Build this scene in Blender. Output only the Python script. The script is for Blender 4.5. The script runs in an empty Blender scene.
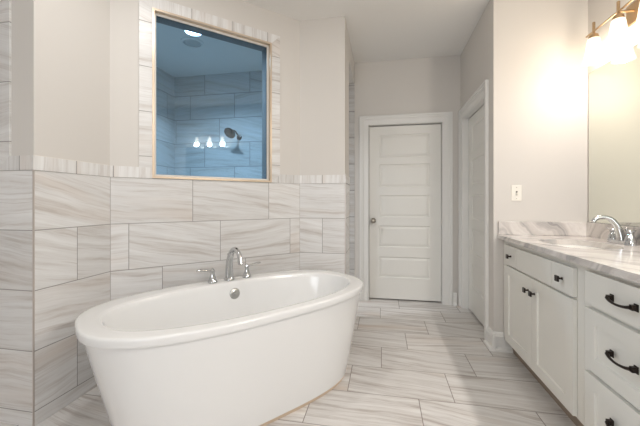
import bpy, bmesh, math, random
from mathutils import Vector, Matrix
random.seed(4)
SC = bpy.context.scene
COL = SC.collection
PI = math.pi

# ------------------------------------------------------------ camera
YAW = 0.1894
CAMZ = 1.1487
cam_d = bpy.data.cameras.new('camera')
cam_d.sensor_width = 36.0
cam_d.lens = 36.0 * 327.63 / 640.0
cam_d.shift_y = -(213.0 - 201.63) / 640.0
cam_d.clip_start = 0.02
cam = bpy.data.objects.new('camera', cam_d)
cam.location = (0, 0, CAMZ)
cam.rotation_euler = (PI / 2, 0, YAW)
COL.objects.link(cam)
SC.camera = cam

# ------------------------------------------------------------ world + exposure
SC.view_settings.view_transform = 'Standard'
SC.view_settings.look = 'None'
SC.view_settings.exposure = 0.43
SC.view_settings.gamma = 1.0
SC.view_settings.use_curve_mapping = False
w = bpy.data.worlds.new('world')
SC.world = w
w.use_nodes = True
w.node_tree.nodes['Background'].inputs[0].default_value = (0.80, 0.88, 1.0, 1)
w.node_tree.nodes['Background'].inputs[1].default_value = 1.2
try:
    SC.cycles.max_bounces = 10
    SC.cycles.diffuse_bounces = 6
    SC.cycles.glossy_bounces = 6
    SC.cycles.transparent_max_bounces = 12
    SC.cycles.sample_clamp_indirect = 4.0
    SC.cycles.caustics_reflective = False
    SC.cycles.caustics_refractive = False
    SC.cycles.use_denoising = True
except Exception:
    pass

# ------------------------------------------------------------ large lights
def area(name, loc, rot, sx, sy, power, col, spread=PI):
    d = bpy.data.lights.new(name, 'AREA')
    d.shape = 'RECTANGLE'; d.size = sx; d.size_y = sy
    d.energy = power; d.color = col; d.spread = spread
    o = bpy.data.objects.new(name, d)
    o.location = loc; o.rotation_euler = rot
    COL.objects.link(o)
    return o
# soft fill added behind the camera, set at an unseen rear window
area('daylight_fill', (-0.45, -2.56, 1.55), (PI / 2, 0, 0), 1.9, 1.3, 18, (0.97, 0.99, 1.0))
# unseen ceiling lamps added as fill (lens sits in each fixture)
FILL_LAMPS = [(-0.97, 1.40, 6.5), (0.95, -0.20, 9), (0.60, -1.3, 5)]
for (x, y, p) in FILL_LAMPS:
    d = bpy.data.lights.new('added_fill_lamp', 'AREA')
    d.shape = 'DISK'; d.size = 0.13; d.energy = p; d.color = (1.0, 0.98, 0.95)
    o = bpy.data.objects.new('added_fill_lamp', d)
    o.location = (x, y, 2.755)
    COL.objects.link(o)

# ------------------------------------------------------------ dimensions
XA, YA, YB = -1.7533, 1.3698, 1.8441
XC, YC, XD = -0.734, 2.8634, -0.3264
YK, ZC = 3.86, 2.775
XR, YS, XM = 0.8474, 2.7615, 1.495
XV = 0.898
ZW = 1.3105
R2 = math.sqrt(0.5)
DL = (YC - YB) / R2

# ------------------------------------------------------------ material helpers
class NT:
    def __init__(s, name):
        s.m = bpy.data.materials.new(name); s.m.use_nodes = True
        s.t = s.m.node_tree; s.n = s.t.nodes
        s.b = s.n['Principled BSDF']; s.out = s.n['Material Output']
    def node(s, kind, **k):
        n = s.n.new(kind)
        for a, v in k.items():
            setattr(n, a, v)
        return n
    def put(s, sock, v):
        if v is None: return
        if isinstance(v, bpy.types.NodeSocket): s.t.links.new(v, sock)
        else: sock.default_value = v
    def math(s, op, a, b=None, c=None, clamp=False):
        n = s.node('ShaderNodeMath', operation=op); n.use_clamp = clamp
        s.put(n.inputs[0], a); s.put(n.inputs[1], b); s.put(n.inputs[2], c)
        return n.outputs[0]
    def comb(s, x, y, z=0.0):
        n = s.node('ShaderNodeCombineXYZ')
        s.put(n.inputs[0], x); s.put(n.inputs[1], y); s.put(n.inputs[2], z)
        return n.outputs[0]
    def noise(s, vec, scale=1.0, detail=3.0, rough=0.5, dist=0.0):
        n = s.node('ShaderNodeTexNoise')
        s.put(n.inputs['Vector'], vec)
        n.inputs['Scale'].default_value = scale; n.inputs['Detail'].default_value = detail
        n.inputs['Roughness'].default_value = rough; n.inputs['Distortion'].default_value = dist
        return n.outputs['Fac']
    def ramp(s, f, stops):
        n = s.node('ShaderNodeValToRGB')
        e = n.color_ramp.elements
        e[0].position, e[0].color = stops[0][0], (*stops[0][1], 1)
        e[1].position, e[1].color = stops[-1][0], (*stops[-1][1], 1)
        for p, c in stops[1:-1]:
            x = e.new(p); x.color = (*c, 1)
        s.put(n.inputs[0], f)
        return n.outputs[0]
    def mix(s, f, a, b, blend='MIX'):
        n = s.node('ShaderNodeMix', data_type='RGBA', blend_type=blend)
        s.put(n.inputs[0], f)
        s.put(n.inputs[6], a if isinstance(a, bpy.types.NodeSocket) else (*a, 1))
        s.put(n.inputs[7], b if isinstance(b, bpy.types.NodeSocket) else (*b, 1))
        return n.outputs[2]
    def bump(s, h, strength=0.3, dist=0.002):
        n = s.node('ShaderNodeBump')
        n.inputs['Strength'].default_value = strength; n.inputs['Distance'].default_value = dist
        s.put(n.inputs['Height'], h)
        s.t.links.new(n.outputs[0], s.b.inputs['Normal'])

def simple(name, col, rough=0.5, metal=0.0, var=0.0, spec=0.5, coat=0.0, bump=0.0, bscale=300):
    k = NT(name)
    k.b.inputs['Roughness'].default_value = rough
    k.b.inputs['Metallic'].default_value = metal
    k.b.inputs['Specular IOR Level'].default_value = spec
    k.b.inputs['Coat Weight'].default_value = coat
    tc = k.node('ShaderNodeTexCoord').outputs['Object']
    f = k.noise(tc, 2.5, 2)
    lo = tuple(c * (1 - var) for c in col); hi = tuple(min(1, c * (1 + var)) for c in col)
    k.put(k.b.inputs['Base Color'], k.mix(f, lo, hi))
    if bump:
        k.bump(k.noise(tc, bscale, 2), bump, 0.001)
    return k.m

VEIN_WALL = ((0.47, 0.435, 0.41), (0.60, 0.575, 0.555), (0.69, 0.682, 0.675), (0.77, 0.77, 0.77))
VEIN_FLOOR = ((0.33, 0.285, 0.26), (0.48, 0.435, 0.41), (0.67, 0.645, 0.625), (0.80, 0.785, 0.77))
def tile_mat(name, L, h, v0, u0, shift, floor=False, band=False, half=False, rough=0.32, k_=1.0, seed=0.0, grout=(0.25, 0.235, 0.225), gw=0.0019, vk=0.5):
    VD = VEIN_FLOOR if floor else VEIN_WALL
    """stone-look porcelain: rows h high counted down from v0; joint of row 0 at u0, moved by shift each row"""
    k = NT(name)
    if floor:
        tc = k.node('ShaderNodeTexCoord').outputs['Object']
    else:
        uvn = k.node('ShaderNodeUVMap'); tc = uvn.outputs[0]
    sp = k.node('ShaderNodeSeparateXYZ'); k.put(sp.inputs[0], tc)
    U, V = sp.outputs[0], sp.outputs[1]
    rowf = k.math('DIVIDE', k.math('SUBTRACT', V, v0) if floor else k.math('SUBTRACT', v0, V), h)
    row = k.math('FLOOR', rowf)
    if half:
        sh = k.math('MULTIPLY', k.math('FLOORED_MODULO', row, 2.0), shift)
    else:
        sh = k.math('MULTIPLY', row, shift)
    uf = k.math('DIVIDE', k.math('SUBTRACT', k.math('SUBTRACT', U, u0), sh), L)
    col = k.math('FLOOR', uf)
    fu = k.math('SUBTRACT', uf, col); fv = k.math('SUBTRACT', rowf, row)
    du = k.math('MULTIPLY', k.math('MINIMUM', fu, k.math('SUBTRACT', 1.0, fu)), L)
    dv = k.math('MULTIPLY', k.math('MINIMUM', fv, k.math('SUBTRACT', 1.0, fv)), h)
    d = k.math('MINIMUM', du, dv) if not band else du
    g = k.math('SUBTRACT', 1.0, k.math('DIVIDE', k.math('SUBTRACT', d, gw * 0.6), gw * 0.8, None, True), None, True)
    wn = k.node('ShaderNodeTexWhiteNoise', noise_dimensions='3D')
    k.put(wn.inputs['Vector'], k.comb(col, row, seed))
    r1 = wn.outputs['Value']
    spc = k.node('ShaderNodeSeparateColor'); k.put(spc.inputs[0], wn.outputs['Color'])
    ra, rb, rc = spc.outputs
    tilt = k.math('MULTIPLY', k.math('SUBTRACT', ra, 0.35), 0.42)
    if band:
        a1, a2 = V, U
    else:
        a1, a2 = U, V
    vv = k.math('ADD', a2, k.math('MULTIPLY', k.math('SUBTRACT', fu, 0.5), k.math('MULTIPLY', tilt, 0.0 if band else L)))
    off = k.math('MULTIPLY', r1, 37.0)
    warp = k.noise(k.comb(k.math('ADD', a1, off), vv, 3.1), 3.0, 2)
    vw = k.math('ADD', vv, k.math('MULTIPLY', warp, 0.05))
    n1 = k.noise(k.comb(k.math('ADD', k.math('MULTIPLY', a1, 1.3), off), k.math('MULTIPLY', vw, 21.0), off), 1.0, 6, 0.68, 0.25)
    n2 = k.noise(k.comb(k.math('ADD', k.math('MULTIPLY', a1, 2.2), off), k.math('MULTIPLY', vw, 75.0), 7.7), 1.0, 4, 0.6, 0.2)
    n3 = k.noise(k.comb(k.math('ADD', k.math('MULTIPLY', a1, 0.9), off), k.math('MULTIPLY', vw, 7.0), 2.2), 1.0, 2, 0.5, 0.1)
    q = lambda c: tuple(x * k_ for x in c)
    base = k.ramp(n1, [(0.28, q(VD[0])), (0.375, q(VD[1])), (0.47, q(VD[2])), (0.66, q(VD[3]))])
    fine = k.math('MULTIPLY', k.math('SUBTRACT', 0.45, n2, None, True), 4.5 if floor else 3.2, None, True)
    c2 = k.mix(fine, base, q((0.47, 0.43, 0.40)))
    warmf = k.math('MULTIPLY', k.math('SUBTRACT', n3, 0.52, None, True), k.math('MULTIPLY', rb, 5.0), None, True)
    c3 = k.mix(k.math('MULTIPLY', warmf, vk), c2, q((0.60, 0.51, 0.44)))
    bright = k.math('ADD', 0.93, k.math('MULTIPLY', rc, 0.13))
    c4 = k.mix(1.0, c3, k.comb(bright, bright, bright), 'MULTIPLY')
    c5 = k.mix(g, c4, grout)
    k.put(k.b.inputs['Base Color'], c5)
    k.put(k.b.inputs['Roughness'], k.math('ADD', rough, k.math('MULTIPLY', g, 0.4)))
    k.b.inputs['Specular IOR Level'].default_value = 0.4
    k.bump(k.math('MULTIPLY', g, -1.0), 0.5, 0.0015)
    return k.m

def marble_mat():
    k = NT('quartzite')
    tc = k.node('ShaderNodeTexCoord').outputs['Object']
    sp = k.node('ShaderNodeSeparateXYZ'); k.put(sp.inputs[0], tc)
    x, y, z = sp.outputs
    a = k.math('ADD', k.math('ADD', k.math('MULTIPLY', x, 0.7), k.math('MULTIPLY', y, 0.75)), k.math('MULTIPLY', z, 0.7))
    b = k.math('SUBTRACT', k.math('MULTIPLY', y, 0.5), k.math('MULTIPLY', x, 0.5))
    wv = k.noise(tc, 5.0, 3)
    a2 = k.math('ADD', k.math('MULTIPLY', a, 11.0), k.math('MULTIPLY', wv, 2.6))
    n1 = k.noise(k.comb(a2, k.math('MULTIPLY', b, 2.0), z), 1.0, 5, 0.6, 0.6)
    n2 = k.noise(tc, 55.0, 3, 0.6)
    c = k.ramp(n1, [(0.30, (0.27, 0.26, 0.26)), (0.40, (0.46, 0.44, 0.43)), (0.50, (0.66, 0.62, 0.59)), (0.62, (0.78, 0.75, 0.72)), (0.78, (0.50, 0.45, 0.41))])
    c2 = k.mix(k.math('MULTIPLY', n2, 0.22), c, (0.38, 0.36, 0.36))
    k.put(k.b.inputs['Base Color'], c2)
    k.b.inputs['Roughness'].default_value = 0.14
    return k.m

def glass_mat(name, tint, ior=1.45, extra=0.0):
    k = NT(name)
    tr = k.node('ShaderNodeBsdfTransparent'); tr.inputs[0].default_value = (*tint, 1)
    gl = k.node('ShaderNodeBsdfGlossy'); gl.inputs['Roughness'].default_value = 0.02
    gl.inputs['Color'].default_value = (1, 1, 1, 1)
    fr = k.node('ShaderNodeFresnel'); fr.inputs[0].default_value = ior
    f = k.math('ADD', fr.outputs[0], extra, None, True)
    mx = k.node('ShaderNodeMixShader')
    k.put(mx.inputs[0], f); k.t.links.new(tr.outputs[0], mx.inputs[1]); k.t.links.new(gl.outputs[0], mx.inputs[2])
    k.t.links.new(mx.outputs[0], k.out.inputs[0])
    return k.m

def emit_mat(name, col, s):
    k = NT(name)
    e = k.node('ShaderNodeEmission'); e.inputs[0].default_value = (*col, 1); e.inputs[1].default_value = s
    k.t.links.new(e.outputs[0], k.out.inputs[0])
    return k.m

def shade_mat():
    k = NT('lit_seeded_glass')
    tr = k.node('ShaderNodeBsdfTransparent'); tr.inputs[0].default_value = (0.98, 0.96, 0.92, 1)
    e = k.node('ShaderNodeEmission'); e.inputs[0].default_value = (1.0, 0.86, 0.66, 1); e.inputs[1].default_value = 2.6  # emission put into the glass so the shade looks overexposed
    mx = k.node('ShaderNodeMixShader'); mx.inputs[0].default_value = 0.32
    k.t.links.new(tr.outputs[0], mx.inputs[1]); k.t.links.new(e.outputs[0], mx.inputs[2])
    k.t.links.new(mx.outputs[0], k.out.inputs[0])
    return k.m
PAINT = simple('greige_paint', (0.665, 0.64, 0.61), 0.65, var=0.01, spec=0.25, bump=0.05)
CEIL = simple('ceiling_paint', (0.83, 0.82, 0.80), 0.8, var=0.01, spec=0.2, bump=0.08)
TRIM = simple('trim_paint', (0.79, 0.785, 0.765), 0.35, var=0.01)
DOORP = simple('door_paint', (0.775, 0.765, 0.73), 0.38, var=0.01)
CABP = simple('cabinet_paint', (0.76, 0.755, 0.715), 0.33, var=0.01)
ACRYL = simple('tub_acrylic', (0.81, 0.815, 0.815), 0.16, var=0.004, coat=0.5)
SKIRT = ACRYL
CERAM = simple('sink_ceramic', (0.84, 0.83, 0.80), 0.08, var=0.005, coat=0.5)
CHROME = simple('chrome', (0.60, 0.61, 0.62), 0.08, metal=1.0, var=0.01)
BRONZE = simple('oil_rubbed_bronze', (0.035, 0.026, 0.022), 0.32, metal=0.7, var=0.3)
NICKEL = simple('brushed_nickel', (0.42, 0.38, 0.33), 0.28, metal=1.0, var=0.03)
DARKMET = simple('dark_shower_metal', (0.10, 0.095, 0.09), 0.25, metal=0.9, var=0.1)
BRASS = simple('champagne_bronze', (0.50, 0.36, 0.22), 0.28, metal=1.0, var=0.05)
FRAMEM = simple('champagne_edge_trim', (0.66, 0.54, 0.42), 0.30, metal=0.6, var=0.03)
FRAMEW = simple('window_stop_white', (0.78, 0.75, 0.70), 0.40, var=0.02)
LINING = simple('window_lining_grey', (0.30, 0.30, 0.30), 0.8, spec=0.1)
DARK = simple('toe_kick_board', (0.30, 0.24, 0.19), 0.6, var=0.1)  # plain brown board colour
PLATE = simple('switch_plastic', (0.84, 0.81, 0.75), 0.3, var=0.005)
DARKSLOT = simple('slot_dark', (0.06, 0.05, 0.045), 0.6)
FANM = simple('vent_plastic', (0.55, 0.56, 0.56), 0.5)
CAULK = simple('tub_base_caulk', (0.58, 0.46, 0.34), 0.6, var=0.1)
MARBLE = marble_mat()
MIRROR = simple('mirror_silver', (0.84, 0.86, 0.78), 0.01, metal=1.0)
MEDGE = simple('mirror_edge', (0.42, 0.44, 0.40), 0.2, metal=0.6)
GLASSB = glass_mat('blue_tinted_glass', (0.66, 0.84, 0.97), 1.42)
SHADEG = shade_mat()
BULB = emit_mat('bulb_glow', (1.0, 0.85, 0.68), 26.0)
LENS = emit_mat('downlight_lens', (0.90, 0.96, 1.0), 14.0)
FILL_LENS = emit_mat('added_fill_lens', (1.0, 0.95, 0.88), 8.0)  # glow of the fixtures added for the ceiling fill

FLOORT = tile_mat('floor_tile', 0.615, 0.325, 1.98 - 0.325, 0.205, 0.2, floor=True, rough=0.30, k_=0.92, vk=0.9, seed=5.0, grout=(0.23, 0.20, 0.18), gw=0.0022)
TILE_D = tile_mat('wall_tile_diagonal', 0.615, 0.3089, ZW, 0.518, 0.205, seed=1.0)
TILE_B = tile_mat('wall_tile_side', 0.615, 0.3089, ZW, 1.300, 0.308, half=True, seed=2.0)
TILE_C = tile_mat('wall_tile_return', 0.615, 0.3089, ZW, -0.834, 0.308, half=True, seed=3.0)
TILE_L = tile_mat('wall_tile_left', 0.615, 0.3089, ZW, -2.04, 0.308, half=True, seed=4.0, k_=0.98)
TILE_S = tile_mat('shower_tile', 0.615, 0.3089, ZW - 0.03, -2.04, -0.205, seed=6.0, k_=0.8, gw=0.003, grout=(0.2, 0.2, 0.2))
BAND = tile_mat('cap_tile', 0.305, 0.5, ZW + 0.3, 0.0, 0.0, band=True, seed=8.0)
BANDV = tile_mat('surround_tile', 3.0, 0.3089, ZW + 0.15, -1.0, 0.0, seed=9.0)

# ------------------------------------------------------------ mesh helpers
def link(name, me, mats, parent=None):
    o = bpy.data.objects.new(name, me)
    for m in (mats if isinstance(mats, (list, tuple)) else [mats]):
        me.materials.append(m)
    COL.objects.link(o)
    if parent is not None: o.parent = parent
    return o

def obj(name, bm, mats, parent=None, smooth=False, bevel=0.0, bseg=2):
    bmesh.ops.remove_doubles(bm, verts=bm.verts, dist=1e-6)
    bmesh.ops.recalc_face_normals(bm, faces=bm.faces)
    me = bpy.data.meshes.new(name); bm.to_mesh(me); bm.free()
    if smooth:
        for p in me.polygons: p.use_smooth = True
    o = link(name, me, mats, parent)
    if bevel:
        b = o.modifiers.new('bevel', 'BEVEL'); b.width = bevel; b.segments = bseg; b.limit_method = 'ANGLE'; b.angle_limit = 0.6
    if smooth:
        e = o.modifiers.new('split', 'EDGE_SPLIT'); e.split_angle = math.radians(40)
    return o

def box(bm, x0, x1, y0, y1, z0, z1, M=None, mat=0):
    x0, x1 = sorted((x0, x1)); y0, y1 = sorted((y0, y1)); z0, z1 = sorted((z0, z1))
    vs = [bm.verts.new((x, y, z)) for z in (z0, z1) for x, y in ((x0, y0), (x1, y0), (x1, y1), (x0, y1))]
    if M is not None:
        for v in vs: v.co = M @ v.co
    fs = [(3, 2, 1, 0), (4, 5, 6, 7), (0, 1, 5, 4), (1, 2, 6, 5), (2, 3, 7, 6), (3, 0, 4, 7)]
    for f in fs:
        q = bm.faces.new([vs[i] for i in f]); q.material_index = mat
    return vs

def prism(bm, pts, z0, z1):
    lo = [bm.verts.new((x, y, z0)) for x, y in pts]; hi = [bm.verts.new((x, y, z1)) for x, y in pts]
    n = len(pts)
    bm.faces.new(lo[::-1]); bm.faces.new(hi)
    for i in range(n):
        bm.faces.new([lo[i], lo[(i + 1) % n], hi[(i + 1) % n], hi[i]])

def lathe(bm, prof, seg=24, M=None, cap=True):
    """prof: (radius, z) list; rotates about z"""
    rings = []
    for r, z in prof:
        ring = [bm.verts.new((r * math.cos(2 * PI * i / seg), r * math.sin(2 * PI * i / seg), z)) for i in range(seg)]
        if M is not None:
            for v in ring: v.co = M @ v.co
        rings.append(ring)
    for a, b in zip(rings, rings[1:]):
        for i in range(seg):
            bm.faces.new([a[i], a[(i + 1) % seg], b[(i + 1) % seg], b[i]])
    if cap:
        bm.faces.new(rings[0][::-1]); bm.faces.new(rings[-1])

def tube(bm, pts, rads, seg=14, flat=1.0):
    pts = [Vector(p) for p in pts]
    if not isinstance(rads, (list, tuple)): rads = [rads] * len(pts)
    up = Vector((0.01, 0.02, 1)).normalized(); rings = []
    prevn = None
    for i, p in enumerate(pts):
        t = (pts[min(i + 1, len(pts) - 1)] - pts[max(i - 1, 0)]).normalized()
        n = prevn - t * prevn.dot(t) if prevn is not None else (up - t * up.dot(t))
        if n.length < 1e-4: n = Vector((1, 0, 0)) - t * t.x
        n.normalize(); prevn = n
        b = t.cross(n)
        rings.append([bm.verts.new(p + (n * math.cos(a) * flat + b * math.sin(a)) * rads[i]) for a in [2 * PI * j / seg for j in range(seg)]])
    for a, b in zip(rings, rings[1:]):
        for i in range(seg):
            bm.faces.new([a[i], a[(i + 1) % seg], b[(i + 1) % seg], b[i]])
    bm.faces.new(rings[0][::-1]); bm.faces.new(rings[-1])

def smooth_path(ctrl, n=8):
    P = [Vector(c) for c in ctrl]; P = [P[0] * 2 - P[1]] + P + [P[-1] * 2 - P[-2]]
    out = []
    for i in range(1, len(P) - 2):
        for j in range(n):
            t = j / n
            a, b, c, d = P[i - 1], P[i], P[i + 1], P[i + 2]
            out.append(0.5 * ((2 * b) + (c - a) * t + (2 * a - 5 * b + 4 * c - d) * t * t + (3 * b - a - 3 * c + d) * t ** 3))
    out.append(P[-2])
    return out

def empty(name, loc=(0, 0, 0), rz=0.0):
    o = bpy.data.objects.new(name, None); o.location = loc; o.rotation_euler = (0, 0, rz)
    o.empty_display_size = 0.1
    COL.objects.link(o)
    return o

def tag(o, label, cat, group=None):
    o['label'] = label; o['category'] = cat
    if group: o['group'] = group
    return o

def struct(o, label=None):
    o['kind'] = 'structure'
    if label: o['label'] = label
    return o

def frame_mat(p, d):
    """local frame: x along unit 2D direction d, z up, y = into the wall (left-hand side faces -y)"""
    return Matrix(((d[0], -d[1], 0, p[0]), (d[1], d[0], 0, p[1]), (0, 0, 1, 0), (0, 0, 0, 1)))

def clad(bm, M, s0, s1, z0, z1, th=0.006, so=0.0, poly=None):
    """tile slab standing th proud of the wall surface; UV = (metres along wall + so, height)"""
    uvl = bm.loops.layers.uv.verify()
    pts = poly or [(s0, z0), (s1, z0), (s1, z1), (s0, z1)]
    fr = [bm.verts.new(M @ Vector((s, -th, z))) for s, z in pts]
    bk = [bm.verts.new(M @ Vector((s, 0.0, z))) for s, z in pts]
    n = len(pts)
    f = bm.faces.new(fr)
    for lp, (s, z) in zip(f.loops, pts): lp[uvl].uv = (s + so, z)
    for i in range(n):
        j = (i + 1) % n
        q = bm.faces.new([fr[i], bk[i], bk[j], fr[j]])
        for lp, (s, z) in zip(q.loops, [pts[i], pts[i], pts[j], pts[j]]): lp[uvl].uv = (s + so, z)

def obj_raw(name, bm, mats, parent=None):
    bmesh.ops.recalc_face_normals(bm, faces=bm.faces)
    me = bpy.data.meshes.new(name); bm.to_mesh(me); bm.free()
    return link(name, me, mats, parent)

def panel_front(bm, W, H, T, rects, depth=0.008, slope=0.010, raised=0.0, y=0.0):
    """slab 0..W, 0..H, front at y, back at y+T; rects are sunk panels"""
    xs = sorted({0.0, W} | {r[0] for r in rects} | {r[1] for r in rects})
    zs = sorted({0.0, H} | {r[2] for r in rects} | {r[3] for r in rects})
    V = {}
    def vt(x, yy, z):
        k = (round(x, 5), round(yy, 5), round(z, 5))
        if k not in V: V[k] = bm.verts.new(k)
        return V[k]
    def quad(a): bm.faces.new(a)
    def ring(r1, y1, r2, y2):
        c1 = [(r1[0], r1[2]), (r1[1], r1[2]), (r1[1], r1[3]), (r1[0], r1[3])]
        c2 = [(r2[0], r2[2]), (r2[1], r2[2]), (r2[1], r2[3]), (r2[0], r2[3])]
        for i in range(4):
            j = (i + 1) % 4
            quad([vt(c1[i][0], y1, c1[i][1]), vt(c1[j][0], y1, c1[j][1]), vt(c2[j][0], y2, c2[j][1]), vt(c2[i][0], y2, c2[i][1])])
    for i in range(len(xs) - 1):
        for j in range(len(zs) - 1):
            c = ((xs[i] + xs[i + 1]) / 2, (zs[j] + zs[j + 1]) / 2)
            hit = [r for r in rects if r[0] < c[0] < r[1] and r[2] < c[1] < r[3]]
            if not hit:
                quad([vt(xs[i], y, zs[j]), vt(xs[i + 1], y, zs[j]), vt(xs[i + 1], y, zs[j + 1]), vt(xs[i], y, zs[j + 1])])
    for r in rects:
        s = slope
        a = (r[0] + s, r[1] - s, r[2] + s, r[3] - s)
        ring(r, y, a, y + depth)
        if raised:
            b = (a[0] + 0.008, a[1] - 0.008, a[2] + 0.008, a[3] - 0.008)
            ring(a, y + depth, b, y + depth)
            c = (b[0] + 0.022, b[1] - 0.022, b[2] + 0.022, b[3] - 0.022)
            ring(b, y + depth, c, y + depth - raised)
            a = c; yy = y + depth - raised
        else:
            yy = y + depth
        quad([vt(a[0], yy, a[2]), vt(a[1], yy, a[2]), vt(a[1], yy, a[3]), vt(a[0], yy, a[3])])
    box(bm, 0, W, y + T * 0.6, y + T, 0, H)
    # side skins
    for (x, z, x2, z2) in ((0, 0, W, 0), (W, 0, W, H), (W, H, 0, H), (0, H, 0, 0)):
        q = [bm.verts.new(p) for p in ((x, y, z), (x2, y, z2), (x2, y + T * 0.6, z2), (x, y + T * 0.6, z))]
        bm.faces.new(q)

# ============================================================ STRUCTURE
bm = bmesh.new(); box(bm, -2.95, 1.65, -2.75, 4.05, -0.10, 0.0)
struct(obj('floor', bm, FLOORT), 'pale grey-beige wood-look stone tile floor in staggered rows')
bm = bmesh.new(); box(bm, -2.95, 1.65, -2.75, 4.05, ZC, ZC + 0.1)
struct(obj('ceiling', bm, CEIL), 'plain off-white painted ceiling')

DX0, DX1, DZ = -0.167, 0.660, 2.045   # back door opening
bm = bmesh.new()
box(bm, -2.95, DX0, YK, 4.05, 0, ZC); box(bm, DX1, 1.65, YK, 4.05, 0, ZC)
box(bm, DX0, DX1, YK, 4.05, DZ, ZC); box(bm, DX0, DX1, YK + 0.11, 4.05, 0, DZ)
struct(obj('wall_back', bm, PAINT), 'greige painted hall end wall around the five-panel door')

EY0, EY1 = 2.975, 3.750               # hall side door opening
bm = bmesh.new()
box(bm, XR, 1.65, YS, EY0, 0, ZC); box(bm, XR, 1.65, EY1, YK, 0, ZC)
box(bm, XR, 1.65, EY0, EY1, DZ, ZC); box(bm, XR + 0.11, 1.65, EY0, EY1, 0, DZ)
struct(obj('wall_hall', bm, PAINT), 'greige wall block holding the side door and the light switch')

bm = bmesh.new(); box(bm, XM, 1.65, -2.75, YS, 0, ZC)
struct(obj('wall_right', bm, PAINT), 'greige wall behind mirror and vanity')
bm = bmesh.new(); box(bm, -2.95, -2.80, -2.75, YA, 0, ZC)
struct(obj('wall_left', bm, PAINT), 'greige side wall of the bathroom')
WX0, WX1, WZ0, WZ1 = -1.42, 0.52, 0.88, 2.22  # opening for the added rear window
bm = bmesh.new()
box(bm, -2.95, WX0, -2.75, -2.60, 0, ZC); box(bm, WX1, 1.65, -2.75, -2.60, 0, ZC)
box(bm, WX0, WX1, -2.75, -2.60, 0, WZ0); box(bm, WX0, WX1, -2.75, -2.60, WZ1, ZC)
struct(obj('wall_front', bm, PAINT), 'greige wall with an added window opening behind the viewpoint')

# tub alcove wall: left face, side, diagonal with window, return
WT = 0.13
s0, s1, wz0, wz1 = 0.248, 1.158, 1.312, 2.495
k = WT * math.sqrt(2)
Md = frame_mat((XA, YB), (R2, R2))
bm = bmesh.new()
LX0, LX1 = -2.62, -1.975              # window in the left face
box(bm, -2.95, LX0, YA, YA + WT, 0, ZC); box(bm, LX1, XA - WT, YA, YA + WT, 0, ZC)
box(bm, LX0, LX1, YA, YA + WT, 0, wz0); box(bm, LX0, LX1, YA, YA + WT, wz1, ZC)
yb2 = YB + (math.sqrt(2) - 1) * WT
prism(bm, [(XA, YA), (XA, YB), (XA - WT, yb2), (XA - WT, YA)], 0, ZC)
def dseg(a, b, z0, z1):
    e0 = Vector((a, WT)) if a > 0 else Vector((-math.tan(PI / 8) * WT, WT))
    e0 = Vector((a, WT)) if a > 0 else Vector((-0.4142 * WT, WT))
    pts = [(a, 0), (b, 0), (b, WT), (e0.x, WT)]
    prism(bm, [tuple((Md @ Vector((p[0], p[1], 0))).xy) for p in pts], z0, z1)
dseg(0, s0, 0, ZC); dseg(s1, DL, 0, ZC); dseg(s0, s1, 0, wz0); dseg(s0, s1, wz1, ZC)
pe = (Md @ Vector((DL, WT, 0))).xy
prism(bm, [(XC, YC), (XD, YC), (XD, 3.212), (-0.56, 3.212), tuple(pe)], 0, ZC)
struct(obj('wall_alcove', bm, PAINT), 'greige alcove wall bending behind the bathtub')
bm = bmesh.new(); box(bm, XD - 0.13, XD, 3.212, YK, 2.538, ZC)
struct(obj('wall_header', bm, PAINT), 'short painted header above the shower entry')
bm = bmesh.new(); box(bm, -2.95, -2.681, YA + WT, YK, 0, ZC)
struct(obj('wall_shower', bm, PAINT), 'side wall of the shower behind the alcove window')

# ---- tile cladding
ML = frame_mat((0, YA), (1, 0))
MB = frame_mat((XA, 0), (0, 1))
MC = frame_mat((0, YC), (1, 0))
ME = frame_mat((XD, 0), (0, 1))
T = 0.006
bm = bmesh.new(); clad(bm, ML, -2.80, XA, 0, ZW)
struct(obj_raw('trim_1', bm, TILE_L), 'stone tile wainscot on the face left of the alcove')
bm = bmesh.new(); clad(bm, MB, YA - T, YB - T * 0.4, 0, ZW)
struct(obj_raw('trim_2', bm, TILE_B), 'stone tile wainscot left of the tub')
bm = bmesh.new(); clad(bm, Md, T * 0.4, DL - T * 0.4, 0, ZW)
struct(obj_raw('trim_3', bm, TILE_D), 'stone tile wainscot behind the tub below the window')
bm = bmesh.new(); clad(bm, MC, XC + T * 0.4, XD, 0, ZW)
struct(obj_raw('trim_4', bm, TILE_C), 'stone tile wainscot right of the tub')
bm = bmesh.new(); clad(bm, ME, YC - T, 3.212, 0, ZW); clad(bm, ME, YC - 0.010, 3.212, ZW, ZW + 0.074, 0.010)
struct(obj_raw('trim_5', bm, TILE_C), 'tile edge at the shower entry')
# cap bands + window surrounds (vertical-grain cut tiles)
CZ = ZW + 0.074
SW = 0.080
bm = bmesh.new()
TB = T + 0.004
clad(bm, ML, 0, 0, 0, 0, TB, poly=[(LX1, ZW), (XA, ZW), (XA, CZ), (LX1 + SW, CZ)])
clad(bm, MB, YA - TB, YB - TB * 0.4, ZW, CZ, TB, so=-1.599 + 0.0)
clad(bm, Md, TB * 0.4, s0, ZW, CZ, TB, so=-0.02)
clad(bm, Md, 0, 0, 0, 0, TB, so=0.0, poly=[(s1, ZW), (DL - TB * 0.4, ZW), (DL - TB * 0.4, CZ), (s1 + SW, CZ)])
clad(bm, MC, XC + TB * 0.4, XD, ZW, CZ, TB, so=0.526)
clad(bm, Md, 0, 0, 0, 0, TB, so=0.1, poly=[(s0, wz1), (s1, wz1), (s1 + SW, wz1 + SW), (s0 - SW, wz1 + SW)])
clad(bm, ML, 0, 0, 0, 0, TB, so=0.1, poly=[(LX0, wz1), (LX1, wz1), (LX1 + SW, wz1 + SW), (LX0 - SW, wz1 + SW)])
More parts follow.
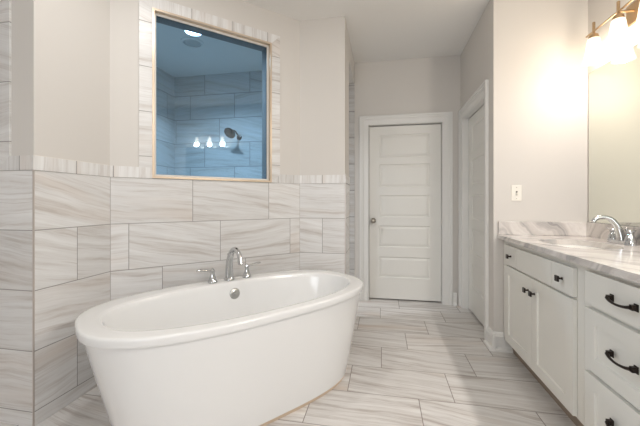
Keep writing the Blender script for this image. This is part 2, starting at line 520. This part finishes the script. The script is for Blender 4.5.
struct(obj_raw('trim_6', bm, BAND), 'narrow cap tiles with upright grain topping the wainscot')
bm = bmesh.new()
clad(bm, Md, 0, 0, 0, 0, TB, poly=[(s0 - SW, CZ), (s0, CZ), (s0, wz1), (s0 - SW, wz1 + SW)])
clad(bm, Md, 0, 0, 0, 0, TB, poly=[(s1, ZW), (s1 + SW, CZ), (s1 + SW, wz1 + SW), (s1, wz1)])
clad(bm, ML, 0, 0, 0, 0, TB, poly=[(LX1, ZW), (LX1 + SW, CZ), (LX1 + SW, wz1 + SW), (LX1, wz1)])
struct(obj_raw('trim_7', bm, BANDV), 'narrow tile border running up both sides of the window')
# thin metal edge strips at outer corners
bm = bmesh.new()
box(bm, XA + 0.0005, XA + T + 0.0008, YA - T - 0.0008, YA - 0.0005, 0, ZW - 0.0005)
box(bm, XD + 0.0005, XD + T + 0.0008, YC - T - 0.0008, YC - 0.0005, 0, ZW - 0.0005)
struct(obj('trim_8', bm, simple('tile_edge_strip', (0.55, 0.50, 0.47), 0.35, metal=0.4)), 'slim metal strips on the tiled corners')
bm = bmesh.new()
box(bm, XA - 0.0, XA + T * 0.8, YA - 0.0, YB, CZ, CZ + 0.003)
struct(obj('trim_9', bm, FRAMEW), 'thin bead above the cap tiles')
bm = bmesh.new()
for c in ((XA + T, YB), (XC, YC - T)):
    box(bm, c[0] - 0.0022, c[0] + 0.0022, c[1] - 0.0022, c[1] + 0.0022, 0, ZW + 0.07)
struct(obj('trim_12', bm, simple('corner_grout', (0.40, 0.37, 0.35), 0.8)), 'grout lines in the inner alcove corners')
# shower cladding
bm = bmesh.new()
MS = frame_mat((0, YK), (1, 0)); clad(bm, MS, -2.681, XD, 0, ZC - 0.002, 0.008)
struct(obj_raw('trim_10', bm, TILE_S), 'stone tile on the far shower wall')
bm = bmesh.new()
MSL = frame_mat((-2.681, 0), (0, 1)); clad(bm, MSL, YA + WT, YK - 0.008, 0, ZC - 0.002, 0.006)
struct(obj_raw('trim_11', bm, TILE_S), 'stone tile on the shower side wall')

# ---- windows
def window(name, M, a, b, z0, z1, label, g):
    r = empty(name); struct(r, label)
    def ring(bm, e0, e1, y0, y1):
        # rectangular frame between inset e0 and e1
        box(bm, a + e0, a + e1, y0, y1, z0 + e0, z1 - e0, M); box(bm, b - e1, b - e0, y0, y1, z0 + e0, z1 - e0, M)
        box(bm, a + e1, b - e1, y0, y1, z0 + e0, z0 + e1, M); box(bm, a + e1, b - e1, y0, y1, z1 - e1, z1 - e0, M)
    bm = bmesh.new(); ring(bm, 0.0, 0.014, -0.015, 0.045); obj('window_frame', bm, FRAMEM, r)
    bm = bmesh.new(); ring(bm, 0.014, 0.029, 0.020, 0.0295); obj('window_stop', bm, FRAMEW, r)
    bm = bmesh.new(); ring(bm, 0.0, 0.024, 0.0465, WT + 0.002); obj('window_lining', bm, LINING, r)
    bm = bmesh.new(); box(bm, a + 0.024, b - 0.024, 0.030, 0.036, z0 + 0.024, z1 - 0.024, M)
    o = obj('window_pane', bm, g, r); o['label'] = 'blue tinted glass pane'
    return r
window('window_1', Md, s0, s1, wz0, wz1, 'fixed blue-tinted shower window framed in champagne metal above the tub', GLASSB)
window('window_2', ML, LX0, LX1, wz0, wz1, 'matching shower window at the far left', GLASSB)
# unseen rear window added to go with the fill light
MRr = frame_mat((0, -2.60), (-1, 0))
r = empty('window_added'); struct(r, 'unseen window added behind the viewpoint for the fill light')
bm = bmesh.new()
for (a, b, c, d) in ((WX0, WX0 + .05, WZ0, WZ1), (WX1 - .05, WX1, WZ0, WZ1), (WX0 + .05, WX1 - .05, WZ0, WZ0 + .05), (WX0 + .05, WX1 - .05, WZ1 - .05, WZ1), (-0.47, -0.43, WZ0 + .05, WZ1 - .05)):
    box(bm, a, b, -2.70, -2.64, c, d)
obj('window_frame', bm, TRIM, r)

# ---- baseboards
def base_prof(bm, p0, p1, h=0.138, t=0.022):
    d = Vector((p1[0] - p0[0], p1[1] - p0[1])); L = d.length; d.normalize()
    M = frame_mat(p0, d)
    pts = [(0, 0), (-t, 0), (-t, h - 0.03), (-t * 0.75, h - 0.022), (-t * 0.7, h - 0.012), (-t * 0.3, h), (0, h)]
    a = [bm.verts.new(M @ Vector((0, y, z))) for y, z in pts]; b = [bm.verts.new(M @ Vector((L, y, z))) for y, z in pts]
    n = len(pts)
    for i in range(n): bm.faces.new([a[i], a[(i + 1) % n], b[(i + 1) % n], b[i]])
    bm.faces.new(a); bm.faces.new(b[::-1])
    # shoe moulding
    q = [(-t, 0), (-t - 0.020, 0), (-t - 0.017, 0.014), (-t, 0.026)]
    a = [bm.verts.new(M @ Vector((0, y, z))) for y, z in q]; b = [bm.verts.new(M @ Vector((L, y, z))) for y, z in q]
    for i in range(4): bm.faces.new([a[i], a[(i + 1) % 4], b[(i + 1) % 4], b[i]])
    bm.faces.new(a); bm.faces.new(b[::-1])
bm = bmesh.new()
base_prof(bm, (XR, 2.875), (XR, YS - 0.042)); base_prof(bm, (XR, YS), (XV + 0.018, YS)); base_prof(bm, (XV + 0.018, YS - 0.0032), (XV + 0.074, YS - 0.0032), h=0.100)
struct(obj('baseboard_hall', bm, TRIM), 'white baseboard wrapping the wall corner beside the vanity')
bm = bmesh.new(); base_prof(bm, (0.764, YK), (XR - 0.044, YK))
struct(obj('baseboard_back', bm, TRIM), 'short white baseboard between the two door casings')
bm = bmesh.new(); base_prof(bm, (-2.80, -2.6), (-2.80, YA - T))
struct(obj('baseboard_left', bm, TRIM))
bm = bmesh.new(); base_prof(bm, (XM, -2.6), (-2.80, -2.6))
struct(obj('baseboard_front', bm, TRIM))

# ---- doors
def casing(bm, M, x0, x1, z1, wd=0.099, jamb=0.11, clipr=None):
    """stepped casing round opening x0..x1 up to z1, front towards -y, jamb lining back to +jamb"""
    steps = [(0.0, 0.006, 0.007), (0.006, 0.052, 0.011), (0.052, 0.058, 0.015), (0.058, 0.078, 0.019), (0.078, wd, 0.026)]
    for a, b, t in steps:
        box(bm, x0 - b, x0 - a, -t, 0, 0, z1 + b, M)
        box(bm, x1 + a, x1 + b, -t, 0, 0, z1 + b, M)
        box(bm, x0 - a, x1 + a, -t, 0, z1 + a, z1 + b, M)
    g = 0.006
    box(bm, x0, x0 + g, -0.008, jamb, 0, z1 - g, M); box(bm, x1 - g, x1, -0.008, jamb, 0, z1 - g, M)
    box(bm, x0, x1, -0.008, jamb, z1 - g, z1, M)

def knob_round(bm, M):
    """door knob: rose + neck + ball along -y"""
    K = M @ Matrix.Rotation(PI / 2, 4, 'X')
    lathe(bm, [(0.031, 0.0), (0.031, 0.006), (0.026, 0.011), (0.013, 0.013), (0.011, 0.032), (0.018, 0.038), (0.027, 0.048), (0.029, 0.058), (0.024, 0.068), (0.012, 0.074), (0.002, 0.075)], 24, K)

def panel_door(name, M, x0, x1, y, label, knob_x, panels):
    W = x1 - x0 - 0.022; H = 2.014; zb = 0.015
    bm = bmesh.new()
    sx0 = 0.118; sx1 = W - 0.118
    panel_front(bm, W, H, 0.036, [(sx0, sx1, a - zb, b - zb) for a, b in panels], 0.009, 0.007, 0.005)
    X = M @ Matrix.Translation((x0 + 0.011, y, zb))
    bmesh.ops.transform(bm, matrix=X, verts=bm.verts)
    bmesh.ops.recalc_face_normals(bm, faces=bm.faces)
    d = obj(name, bm, DOORP); struct(d, label)
    bm = bmesh.new(); casing(bm, M, x0, x1, DZ + 0.006 - 0.006)
    c = obj('door_casing', bm, TRIM, d, bevel=0.0015)
    if knob_x is not None:
        bm = bmesh.new(); knob_round(bm, M @ Matrix.Translation((knob_x, y, 0.925)))
        kb = obj('door_knob', bm, NICKEL, d, smooth=True); kb['label'] = 'dark nickel knob'
    return d
PANELS = [(0.262, 0.505), (0.618, 0.868), (0.968, 1.222), (1.318, 1.586), (1.666, 1.932)]
panel_door('door_1', frame_mat((0, YK), (1, 0)), DX0, DX1, 0.05, 'closed cream door with five stacked panels at the end of the hall', -0.110, PANELS)
panel_door('door_2', frame_mat((XR, 0), (0, -1)), -EY1, -EY0, 0.055, 'closed cream panelled door in the side wall, seen at a steep angle', None, PANELS)

# ============================================================ BATHTUB
TH = 0.871
tub = empty('bathtub', (-0.820, 1.879, 0), TH)
tag(tub, 'white oval freestanding acrylic bathtub standing in the tiled alcove', 'bathtub')
def sell(A, B, z, n, oy=0.0, ox=0.0, N=96):
    out = []
    for i in range(N):
        t = 2 * PI * i / N; c, s = math.cos(t), math.sin(t)
        out.append((ox + A * math.copysign(abs(c) ** (2 / n), c), oy + B * math.copysign(abs(s) ** (2 / n), s), z))
    return out
def loft(bm, rings, close0=False, close1=False):
    R = [[bm.verts.new(p) for p in r] for r in rings]
    for a, b in zip(R, R[1:]):
        for i in range(len(a)):
            j = (i + 1) % len(a); bm.faces.new([a[i], a[j], b[j], b[i]])
    if close0: bm.faces.new(R[0][::-1])
    if close1: bm.faces.new(R[-1])
NN = 2.72
ZR = 0.594
rings = []
for kk in range(9):
    q = kk / 8; e_ = q ** 0.95
    rings.append(sell(0.681 + (0.818 - 0.681) * e_, 0.365 + (0.430 - 0.365) * e_, 0.022 + 0.532 * q, 3.05 - 0.33 * q))
for (A, B, z) in ((0.828, 0.436, 0.553), (0.8345, 0.4405, 0.555), (0.8365, 0.4425, 0.560), (0.8365, 0.4425, 0.584), (0.8345, 0.4405, 0.590), (0.829, 0.435, 0.5935), (0.820, 0.426, 0.5945), (0.800, 0.408, 0.595)):
    rings.append(sell(A, B, z, NN))
IN = [(0.765, 0.372, 0.5955, -0.018), (0.745, 0.352, 0.5950, -0.026), (0.7385, 0.3455, 0.592, -0.029), (0.734, 0.341, 0.583, -0.030), (0.728, 0.336, 0.562, -0.030), (0.715, 0.325, 0.50, -0.028), (0.690, 0.308, 0.40, -0.026), (0.650, 0.285, 0.28, -0.022),
      (0.610, 0.262, 0.20, -0.02), (0.560, 0.235, 0.155, -0.02), (0.48, 0.19, 0.138, -0.02), (0.25, 0.09, 0.130, -0.02), (0.05, 0.03, 0.128, -0.02)]
for A, B, z, oy in IN: rings.append(sell(A, B, z, 2.45, oy))
bm = bmesh.new(); loft(bm, rings, True, True)
o = obj('tub_shell', bm, ACRYL, tub, smooth=True)
bm = bmesh.new(); loft(bm, [sell(0.672, 0.357, 0.0, 3.05), sell(0.672, 0.357, 0.024, 3.05)], True, True)
o = obj('tub_plinth', bm, CAULK, tub); o['label'] = 'tan caulked base edge'
# overflow and drain
bm = bmesh.new()
Mo = Matrix.Translation((0.062, 0.300, 0.512)) @ Matrix.Rotation(PI / 2 - 0.12, 4, 'X')
lathe(bm, [(0.037, -0.012), (0.037, 0.004), (0.033, 0.008), (0.012, 0.010), (0.010, 0.014), (0.004, 0.015)], 28, Mo)
o = obj('overflow_cover', bm, simple('overflow_nickel', (0.50, 0.50, 0.49), 0.3, metal=0.9), tub, smooth=True); o['label'] = 'round grey overflow plate'
bm = bmesh.new(); lathe(bm, [(0.035, 0.124), (0.035, 0.134), (0.028, 0.138), (0.004, 0.140)], 24, Matrix.Translation((0.062, -0.02, 0)))
obj('drain', bm, CHROME, tub, smooth=True)

def tub_faucet():
    r = empty('tub_faucet', tuple((Matrix.Translation((-0.820, 1.879, 0.5972)) @ Matrix.Rotation(TH, 4, 'Z') @ Vector((0.068, 0.368, 0)))), TH)
    tag(r, 'chrome gooseneck faucet with two lever handles on the bathtub rim', 'faucet')
    bm = bmesh.new()
    lathe(bm, [(0.036, 0), (0.036, 0.006), (0.031, 0.012), (0.026, 0.03)], 24, Matrix.Translation((-0.015, 0, 0)))
    path = smooth_path([(-0.015, 0, 0.01), (-0.015, 0.0, 0.08), (-0.015, -0.012, 0.15), (-0.015, -0.050, 0.207), (-0.015, -0.105, 0.226), (-0.015, -0.155, 0.198), (-0.015, -0.178, 0.155)], 6)
    n = len(path); tube(bm, path, [0.030 - 0.014 * min(1, i / (n * 0.6)) for i in range(n)], 18)
    lathe(bm, [(0.013, 0), (0.017, 0.003), (0.017, 0.030), (0.013, 0.034)], 18, Matrix.Translation((-0.015, -0.184, 0.132)) @ Matrix.Rotation(-0.35, 4, 'X'))
    obj('spout', bm, CHROME, r, smooth=True)
    bm = bmesh.new(); lathe(bm, [(0.004, 0.0), (0.004, 0.018), (0.008, 0.022), (0.008, 0.03), (0.003, 0.034)], 14, Matrix.Translation((-0.015, 0.018, 0.150)))
    obj('diverter_knob', bm, CHROME, r, smooth=True)
    for sx in (-1, 1):
        bm = bmesh.new()
        M = Matrix.Translation((sx * 0.128 - 0.008, -0.002, 0))
        lathe(bm, [(0.032, 0), (0.032, 0.006), (0.028, 0.012), (0.022, 0.03), (0.016, 0.052), (0.014, 0.066), (0.017, 0.072), (0.017, 0.080), (0.010, 0.088), (0.006, 0.094), (0.003, 0.098)], 22, M)
        h = obj('handle', bm, CHROME, r, smooth=True)
        bm = bmesh.new()
        b = M @ Vector((0, 0, 0.078))
        tube(bm, [b, b + Vector((sx * 0.03, 0, 0.004)), b + Vector((sx * 0.06, -0.002, 0.010)), b + Vector((sx * 0.085, -0.004, 0.014)), b + Vector((sx * 0.108, -0.004, 0.015))], [0.010, 0.009, 0.010, 0.0115, 0.008], 12, 0.8)
        obj('lever', bm, CHROME, h, smooth=True)
tub_faucet()

# ============================================================ VANITY
MV = frame_mat((XV, 0), (0, -1))      # local x = -Y (picture left to right), front towards -X
def square_knob(bm, M):
    K = M @ Matrix.Rotation(PI / 2, 4, 'X')
    lathe(bm, [(0.008, 0.0), (0.008, 0.002), (0.0055, 0.004), (0.0055, 0.018), (0.009, 0.021)], 14, K)
    box(bm, -0.015, 0.015, -0.030, -0.021, -0.015, 0.015, M)
def bar_pull(bm, M, L=0.128):
    h = L / 2
    for s in (-1, 1):
        box(bm, s * h - 0.011, s * h + 0.011, -0.004, 0, -0.014, 0.014, M)
        box(bm, s * h - 0.008, s * h + 0.008, -0.020, -0.004, -0.010, 0.010, M)
    pts = smooth_path([(-h, -0.019, 0), (-h * 0.6, -0.026, -0.006), (0, -0.029, -0.009), (h * 0.6, -0.026, -0.006), (h, -0.019, 0)], 5)
    n = len(pts)
    tube(bm, [M @ p for p in pts], [0.0075 - 0.0025 * math.sin(PI * i / (n - 1)) for i in range(n)], 10)

def front(parent, name, y0, y1, z0, z1, panel=False, handle=None, hx=None, hz=None, label=None, T_=0.019):
    """overlay front between world Y y0 (far) and y1 (near)"""
    W, H = y0 - y1, z1 - z0
    bm = bmesh.new()
    rects = [(0.068, W - 0.068, 0.062, H - 0.062)] if panel else []
    panel_front(bm, W, H, T_, rects, 0.009, 0.004)
    bmesh.ops.transform(bm, matrix=MV @ Matrix.Translation((-y0, 0, z0)), verts=bm.verts)
    o = obj(name, bm, CABP, parent)
    if label: o['label'] = label
    if handle:
        bm = bmesh.new()
        M = MV @ Matrix.Translation((-hx, 0, hz))
        (square_knob if handle == 'knob' else bar_pull)(bm, M)
        h = obj('knob' if handle == 'knob' else 'pull_handle', bm, BRONZE, o, smooth=False, bevel=0.0015)
        h['label'] = 'dark bronze ' + ('square knob' if handle == 'knob' else 'curved bar pull')
    return o

XB = XM - 0.002
def carcass(parent, y0, y1):
    bm = bmesh.new()
    xf = XV + 0.020
    box(bm, xf, xf + 0.018, y1, y0, 0.108, 0.862)                 # face frame
    box(bm, xf + 0.018, XB, y0 - 0.018, y0, 0.108, 0.862); box(bm, xf + 0.018, XB, y1, y1 + 0.018, 0.108, 0.862)
    box(bm, xf + 0.018, XB, y1 + 0.018, y0 - 0.018, 0.108, 0.126)
    box(bm, XB - 0.012, XB, y1 + 0.018, y0 - 0.018, 0.126, 0.862)
    obj('carcass', bm, CABP, parent)
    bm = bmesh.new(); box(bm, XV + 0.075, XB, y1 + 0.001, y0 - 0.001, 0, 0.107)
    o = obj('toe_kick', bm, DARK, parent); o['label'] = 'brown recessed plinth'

def sink_cabinet(y0, y1, label, flip=False):
    r = empty('sink_cabinet', (0, 0, 0)); tag(r, label, 'cabinet')
    carcass(r, y0, y1)
    a, b = y0 - 0.088, y1 + 0.053
    d1 = a - 0.210; d2 = b + 0.206
    zt, zb = 0.828, 0.690
    front(r, 'drawer', a, d1 + 0.002, zb, zt, handle='knob', hx=a - 0.118, hz=0.757)
    front(r, 'false_front', d1 - 0.002, d2 + 0.002, zb, zt)
    front(r, 'drawer', d2 - 0.002, b, zb, zt, handle='knob', hx=b + 0.095, hz=0.757)
    m = (a + b) / 2
    front(r, 'door', a, m + 0.0015, 0.118, 0.676, True, 'knob', m + 0.045, 0.592)
    front(r, 'door', m - 0.0015, b, 0.118, 0.676, True, 'knob', m - 0.042, 0.592)
    return r
sink_cabinet(YS - 0.003, 1.724, 'cream cabinet with two shaker doors and square knobs under the sink')
dc = empty('drawer_cabinet'); tag(dc, 'cream cabinet with three stacked drawers and curved dark pulls', 'cabinet')
dy0, dy1 = 1.723, 1.170
carcass(dc, dy0, dy1)
fy0, fy1 = 1.683, 1.205
front(dc, 'drawer', fy0, fy1, 0.693, 0.838, handle='pull', hx=1.437, hz=0.766)
front(dc, 'drawer', fy0, fy1, 0.405, 0.675, True, 'pull', 1.437, 0.543)
front(dc, 'drawer', fy0, fy1, 0.118, 0.388, True, 'pull', 1.437, 0.268)
sink_cabinet(1.169, 0.17, 'matching cream cabinet beyond the drawers')

# countertop with an oval cut-out
XF = 0.874; ZT, ZB_ = 0.895, 0.863
SCX, SCY, SA, SB = 1.155, 2.235, 0.165, 0.225   # sink centre, half depth X, half width Y
ct = empty('countertop', (0, 0, 0)); tag(ct, 'polished grey and beige veined stone vanity countertop', 'countertop')
def rectpt(t, x0, x1, y0, y1, cx, cy):
    c, s = math.cos(t), math.sin(t)
    k = min(((x1 - cx) / c) if c > 1e-9 else ((x0 - cx) / c if c < -1e-9 else 1e9), ((y1 - cy) / s) if s > 1e-9 else ((y0 - cy) / s if s < -1e-9 else 1e9))
    return (cx + c * k, cy + s * k)
bm = bmesh.new()
N = 96
x0, x1, y0, y1 = XF, XM - 0.001, 1.75, YS - 0.001
angs = sorted([2 * PI * i / N for i in range(N)] + [math.atan2(yy - SCY, xx - SCX) % (2 * PI) for xx in (x0, x1) for yy in (y0, y1)])
def superp(t, A, B, n=3.0):
    c, s = math.cos(t), math.sin(t)
    k = (abs(c / A) ** n + abs(s / B) ** n) ** (-1 / n)
    return (SCX + c * k, SCY + s * k)
outer = [rectpt(t, x0, x1, y0, y1, SCX, SCY) for t in angs]; inner = [superp(t, SA, SB) for t in angs]
def ringf(P, z): return [bm.verts.new((x, y, z)) for x, y in P]
e = 0.003
ot = ringf([(x + (e if x < x0 + 1e-6 else 0), y) for x, y in outer], ZT); om = ringf(outer, ZT - e); ob = ringf(outer, ZB_); it = ringf(inner, ZT); ib = ringf(inner, ZB_)
n = len(angs)
for i in range(n):
    j = (i + 1) % n
    bm.faces.new([it[i], it[j], ot[j], ot[i]]); bm.faces.new([ot[i], ot[j], om[j], om[i]]); bm.faces.new([om[i], om[j], ob[j], ob[i]])
    bm.faces.new([ib[i], ib[j], ob[j], ob[i]][::-1]); bm.faces.new([it[i], ib[i], ib[j], it[j]])
box(bm, XF, x1, 0.16, 1.75, ZB_, ZT)
obj('slab', bm, MARBLE, ct)
bm = bmesh.new(); box(bm, XM - 0.022, XM - 0.001, 0.16, YS - 0.022, ZT + 0.0005, 0.997)
obj('backsplash', bm, MARBLE, ct, bevel=0.002)
bm = bmesh.new(); box(bm, XF + 0.004, XM - 0.001, YS - 0.021, YS - 0.001, ZT + 0.0005, 0.997)
obj('side_splash', bm, MARBLE, ct, bevel=0.002)
# undermount sink
sk_ = empty('sink', (0, 0, 0)); tag(sk_, 'white undermount basin set below the stone countertop', 'sink')
bm = bmesh.new()
pr = [(1.06, ZB_ - 0.0012), (0.98, ZB_ - 0.0012), (0.95, ZB_ - 0.03), (0.90, ZB_ - 0.08), (0.75, ZB_ - 0.125), (0.40, ZB_ - 0.140), (0.12, ZB_ - 0.143),
      (0.12, ZB_ - 0.155), (0.45, ZB_ - 0.150), (0.80, ZB_ - 0.137), (0.97, ZB_ - 0.085), (1.02, ZB_ - 0.03), (1.06, ZB_ - 0.012)]
rr = [[(p[0], p[1], z) for p in (superp(2 * PI * i / 64, SA * f, SB * f, 2.7) for i in range(64))] for f, z in pr]
loft(bm, rr + [rr[0]])
obj('basin', bm, CERAM, sk_, smooth=True)
bm = bmesh.new(); lathe(bm, [(0.022, ZB_ - 0.156), (0.027, ZB_ - 0.142), (0.024, ZB_ - 0.139), (0.004, ZB_ - 0.137)], 20, Matrix.Translation((SCX, SCY, 0)))
obj('drain', bm, CHROME, sk_, smooth=True)

# sink faucet
fx, fy = 1.412, 2.280
sf = empty('sink_faucet', (fx, fy, ZT + 0.0005)); tag(sf, 'chrome two-handle faucet with arched spout behind the sink', 'faucet')
bm = bmesh.new()
loft(bm, [[(x, y, z) for x, y, _ in sell(0.030 - d, 0.105 - d, 0, 3.0, N=48)] for d, z in ((0, 0), (0, 0.012), (0.004, 0.019), (0.008, 0.022))], True, True)
obj('base_plate', bm, CHROME, sf, smooth=True)
bm = bmesh.new()
path = smooth_path([(0, 0, 0.012), (-0.006, 0, 0.05), (-0.022, 0, 0.10), (-0.055, 0, 0.145), (-0.095, 0, 0.160), (-0.132, 0, 0.152), (-0.152, 0, 0.130)], 6)
n = len(path); tube(bm, path, [0.027 - 0.014 * min(1, i / (n * 0.6)) for i in range(n)], 18)
lathe(bm, [(0.026, 0.012), (0.025, 0.020), (0.020, 0.028)], 20)
obj('spout', bm, CHROME, sf, smooth=True)
bm = bmesh.new(); lathe(bm, [(0.003, 0.012), (0.003, 0.075), (0.008, 0.080), (0.008, 0.090), (0.003, 0.095)], 14, Matrix.Translation((0.026, 0, 0)))
obj('lift_rod', bm, CHROME, sf, smooth=True)
for s in (-1, 1):
    bm = bmesh.new(); M = Matrix.Translation((0, s * 0.072, 0))
    lathe(bm, [(0.029, 0.012), (0.029, 0.026), (0.026, 0.036), (0.018, 0.054), (0.014, 0.066), (0.018, 0.070), (0.018, 0.078), (0.010, 0.086), (0.004, 0.090)], 20, M)
    h = obj('handle', bm, CHROME, sf, smooth=True)
    bm = bmesh.new()
    b = Vector((0, s * 0.072, 0.076))
    tube(bm, [b, b + Vector((-0.005, s * 0.025, 0.006)), b + Vector((-0.008, s * 0.052, 0.012))], [0.006, 0.006, 0.005], 10, 0.7)
    obj('lever', bm, CHROME, h, smooth=True)

# mirror
mr = empty('mirror', (XM, 0, 0)); tag(mr, 'large frameless wall mirror above the vanity backsplash', 'mirror')
bm = bmesh.new(); box(bm, -0.0065, -0.001, 0.30, YS - 0.022, 0.9985, 2.090)
obj('mirror_backing', bm, MEDGE, mr)
bm = bmesh.new(); box(bm, -0.008, -0.0067, 0.302, YS - 0.025, 1.001, 2.088)
obj('mirror_glass', bm, MIRROR, mr)

# ============================================================ VANITY LIGHT
def vanity_light(cy, label, watts, tone):
    vl = empty('vanity_light', (XM, cy, 2.285)); tag(vl, label, 'wall light')
    bm = bmesh.new(); box(bm, -0.018, -0.001, -0.06, 0.06, -0.062, 0.062)
    obj('back_plate', bm, BRASS, vl, bevel=0.004)
    bm = bmesh.new(); tube(bm, [(-0.017, 0, 0.012), (-0.095, 0, 0.012)], 0.008, 12); obj('arm', bm, BRASS, vl, smooth=True)
    bm = bmesh.new(); tube(bm, [(-0.095, -0.315, 0.015), (-0.095, 0.315, 0.015)], 0.006, 12); obj('rod', bm, BRASS, vl, smooth=True)
    for i in (-1, 0, 1):
        y = i * 0.235
        bm = bmesh.new(); M = Matrix.Translation((-0.095, y, 0))
        lathe(bm, [(0.008, 0.075), (0.009, 0.072), (0.009, 0.0), (0.012, -0.004), (0.026, -0.010), (0.030, -0.030), (0.030, -0.036), (0.018, -0.038), (0.018, -0.055)], 20, M)
        s_ = obj('socket', bm, BRASS, vl, smooth=True)
        bm = bmesh.new()
        pr = [(0.031, -0.034), (0.036, -0.05), (0.042, -0.09), (0.047, -0.13), (0.055, -0.17), (0.064, -0.195), (0.062, -0.195), (0.053, -0.17), (0.045, -0.13), (0.040, -0.09), (0.034, -0.05), (0.029, -0.035)]
        lathe(bm, pr, 32, M, cap=False)
        o = obj('lamp_shade', bm, SHADEG, vl, smooth=True); o['label'] = 'clear flared glass shade'
        bm = bmesh.new(); lathe(bm, [(0.012, -0.056), (0.014, -0.065), (0.022, -0.085), (0.030, -0.110), (0.030, -0.125), (0.022, -0.142), (0.008, -0.151), (0.001, -0.152)], 20, M)
        o = obj('bulb', bm, BULB, s_, smooth=True)
        d = bpy.data.lights.new('bulb_lamp', 'POINT'); d.energy = watts; d.color = tone; d.shadow_soft_size = 0.04
        lo = bpy.data.objects.new('bulb_lamp', d); lo.location = (XM - 0.095, cy + y, 2.285 - 0.172); COL.objects.link(lo)

vanity_light(2.288, 'bronze bar wall light with three glowing glass shades above the sink end of the mirror', 4.2, (1.0, 0.89, 0.78))
vanity_light(0.79, 'matching bronze three-shade wall light further along the mirror, seen as a reflection', 22.0, (1.0, 0.96, 0.92))

# ============================================================ SMALL FIXTURES
sw = empty('light_switch', (1.0095, YS, 1.215)); tag(sw, 'ivory toggle switch plate on the wall above the vanity', 'light switch')
bm = bmesh.new(); box(bm, -0.0365, 0.0365, -0.006, -0.0005, -0.0605, 0.0605); obj('switch_plate', bm, PLATE, sw, bevel=0.002)
bm = bmesh.new(); box(bm, -0.006, 0.006, -0.0068, -0.0061, -0.014, 0.014); o = obj('switch_slot', bm, DARKSLOT, sw)
bm = bmesh.new()
M = Matrix.Translation((0, -0.0068, -0.003)) @ Matrix.Rotation(0.5, 4, 'X')
box(bm, -0.0048, 0.0048, -0.012, 0.0, -0.008, 0.008, M); obj('toggle', bm, PLATE, sw, bevel=0.001)
for z in (-0.043, 0.043):
    bm = bmesh.new(); lathe(bm, [(0.004, 0), (0.003, 0.0012)], 12, Matrix.Translation((0, -0.006, z)) @ Matrix.Rotation(PI / 2, 4, 'X')); obj('screw', bm, NICKEL, sw)

# shower head on the far shower wall
sh = empty('shower_head', (-1.770, YK - 0.008, 1.955)); tag(sh, 'dark metal shower head on the tiled wall behind the blue window', 'shower head')
bm = bmesh.new(); lathe(bm, [(0.034, 0), (0.034, 0.006), (0.020, 0.014)], 20, Matrix.Rotation(PI / 2, 4, 'X')); obj('flange', bm, DARKMET, sh, smooth=True)
bm = bmesh.new(); tube(bm, smooth_path([(0, -0.005, 0), (-0.005, -0.06, 0.035), (-0.012, -0.12, 0.060), (-0.022, -0.17, 0.045)], 5), 0.011, 12); obj('arm', bm, DARKMET, sh, smooth=True)
bm = bmesh.new()
M = Matrix.Translation((-0.022, -0.17, 0.045)) @ Matrix.Rotation(PI - 0.85, 4, 'X') @ Matrix.Rotation(-0.15, 4, 'Y')
lathe(bm, [(0.012, -0.006), (0.018, 0.010), (0.045, 0.030), (0.070, 0.042), (0.072, 0.050), (0.060, 0.054), (0.002, 0.055)], 28, M)
obj('spray_face', bm, DARKMET, sh, smooth=True)

def can_light(name, x, y, r, lens, label, grp=None):
    e_ = empty(name, (x, y, ZC)); tag(e_, label, 'ceiling light', grp)
    bm = bmesh.new(); lathe(bm, [(r + 0.018, 0), (r + 0.018, -0.006), (r, -0.008), (r - 0.004, -0.002)], 32, None, cap=False); obj('trim_ring', bm, TRIM, e_, smooth=True)
    bm = bmesh.new(); lathe(bm, [(r, -0.001), (r, -0.004)], 32); obj('lens', bm, lens, e_)
    return e_
can_light('recessed_light', -1.775, 2.845, 0.078, LENS, 'round recessed light glowing in the shower ceiling')
for (x, y, p) in FILL_LAMPS:  # added fixtures at the fill lamp positions
    can_light('recessed_light', x, y, 0.07, FILL_LENS, 'unseen round light added in the main ceiling as fill', 'added fill lights in the main ceiling')
d = bpy.data.lights.new('shower_lamp', 'AREA'); d.shape = 'DISK'; d.size = 0.14; d.energy = 19; d.color = (0.92, 0.96, 1.0)
lo = bpy.data.objects.new('shower_lamp', d); d.spread = 2.3; lo.location = (-1.775, 2.845, ZC - 0.012); COL.objects.link(lo)
fn = empty('ceiling_vent', (-1.906, 3.034, ZC)); tag(fn, 'round white vent in the shower ceiling', 'vent')
bm = bmesh.new(); lathe(bm, [(0.110, 0), (0.108, -0.010), (0.088, -0.016), (0.082, -0.008)], 36, cap=False); obj('vent_ring', bm, TRIM, fn, smooth=True)
bm = bmesh.new(); lathe(bm, [(0.083, -0.003), (0.070, -0.012), (0.030, -0.016), (0.002, -0.017)], 32); obj('vent_cone', bm, FANM, fn, smooth=True)
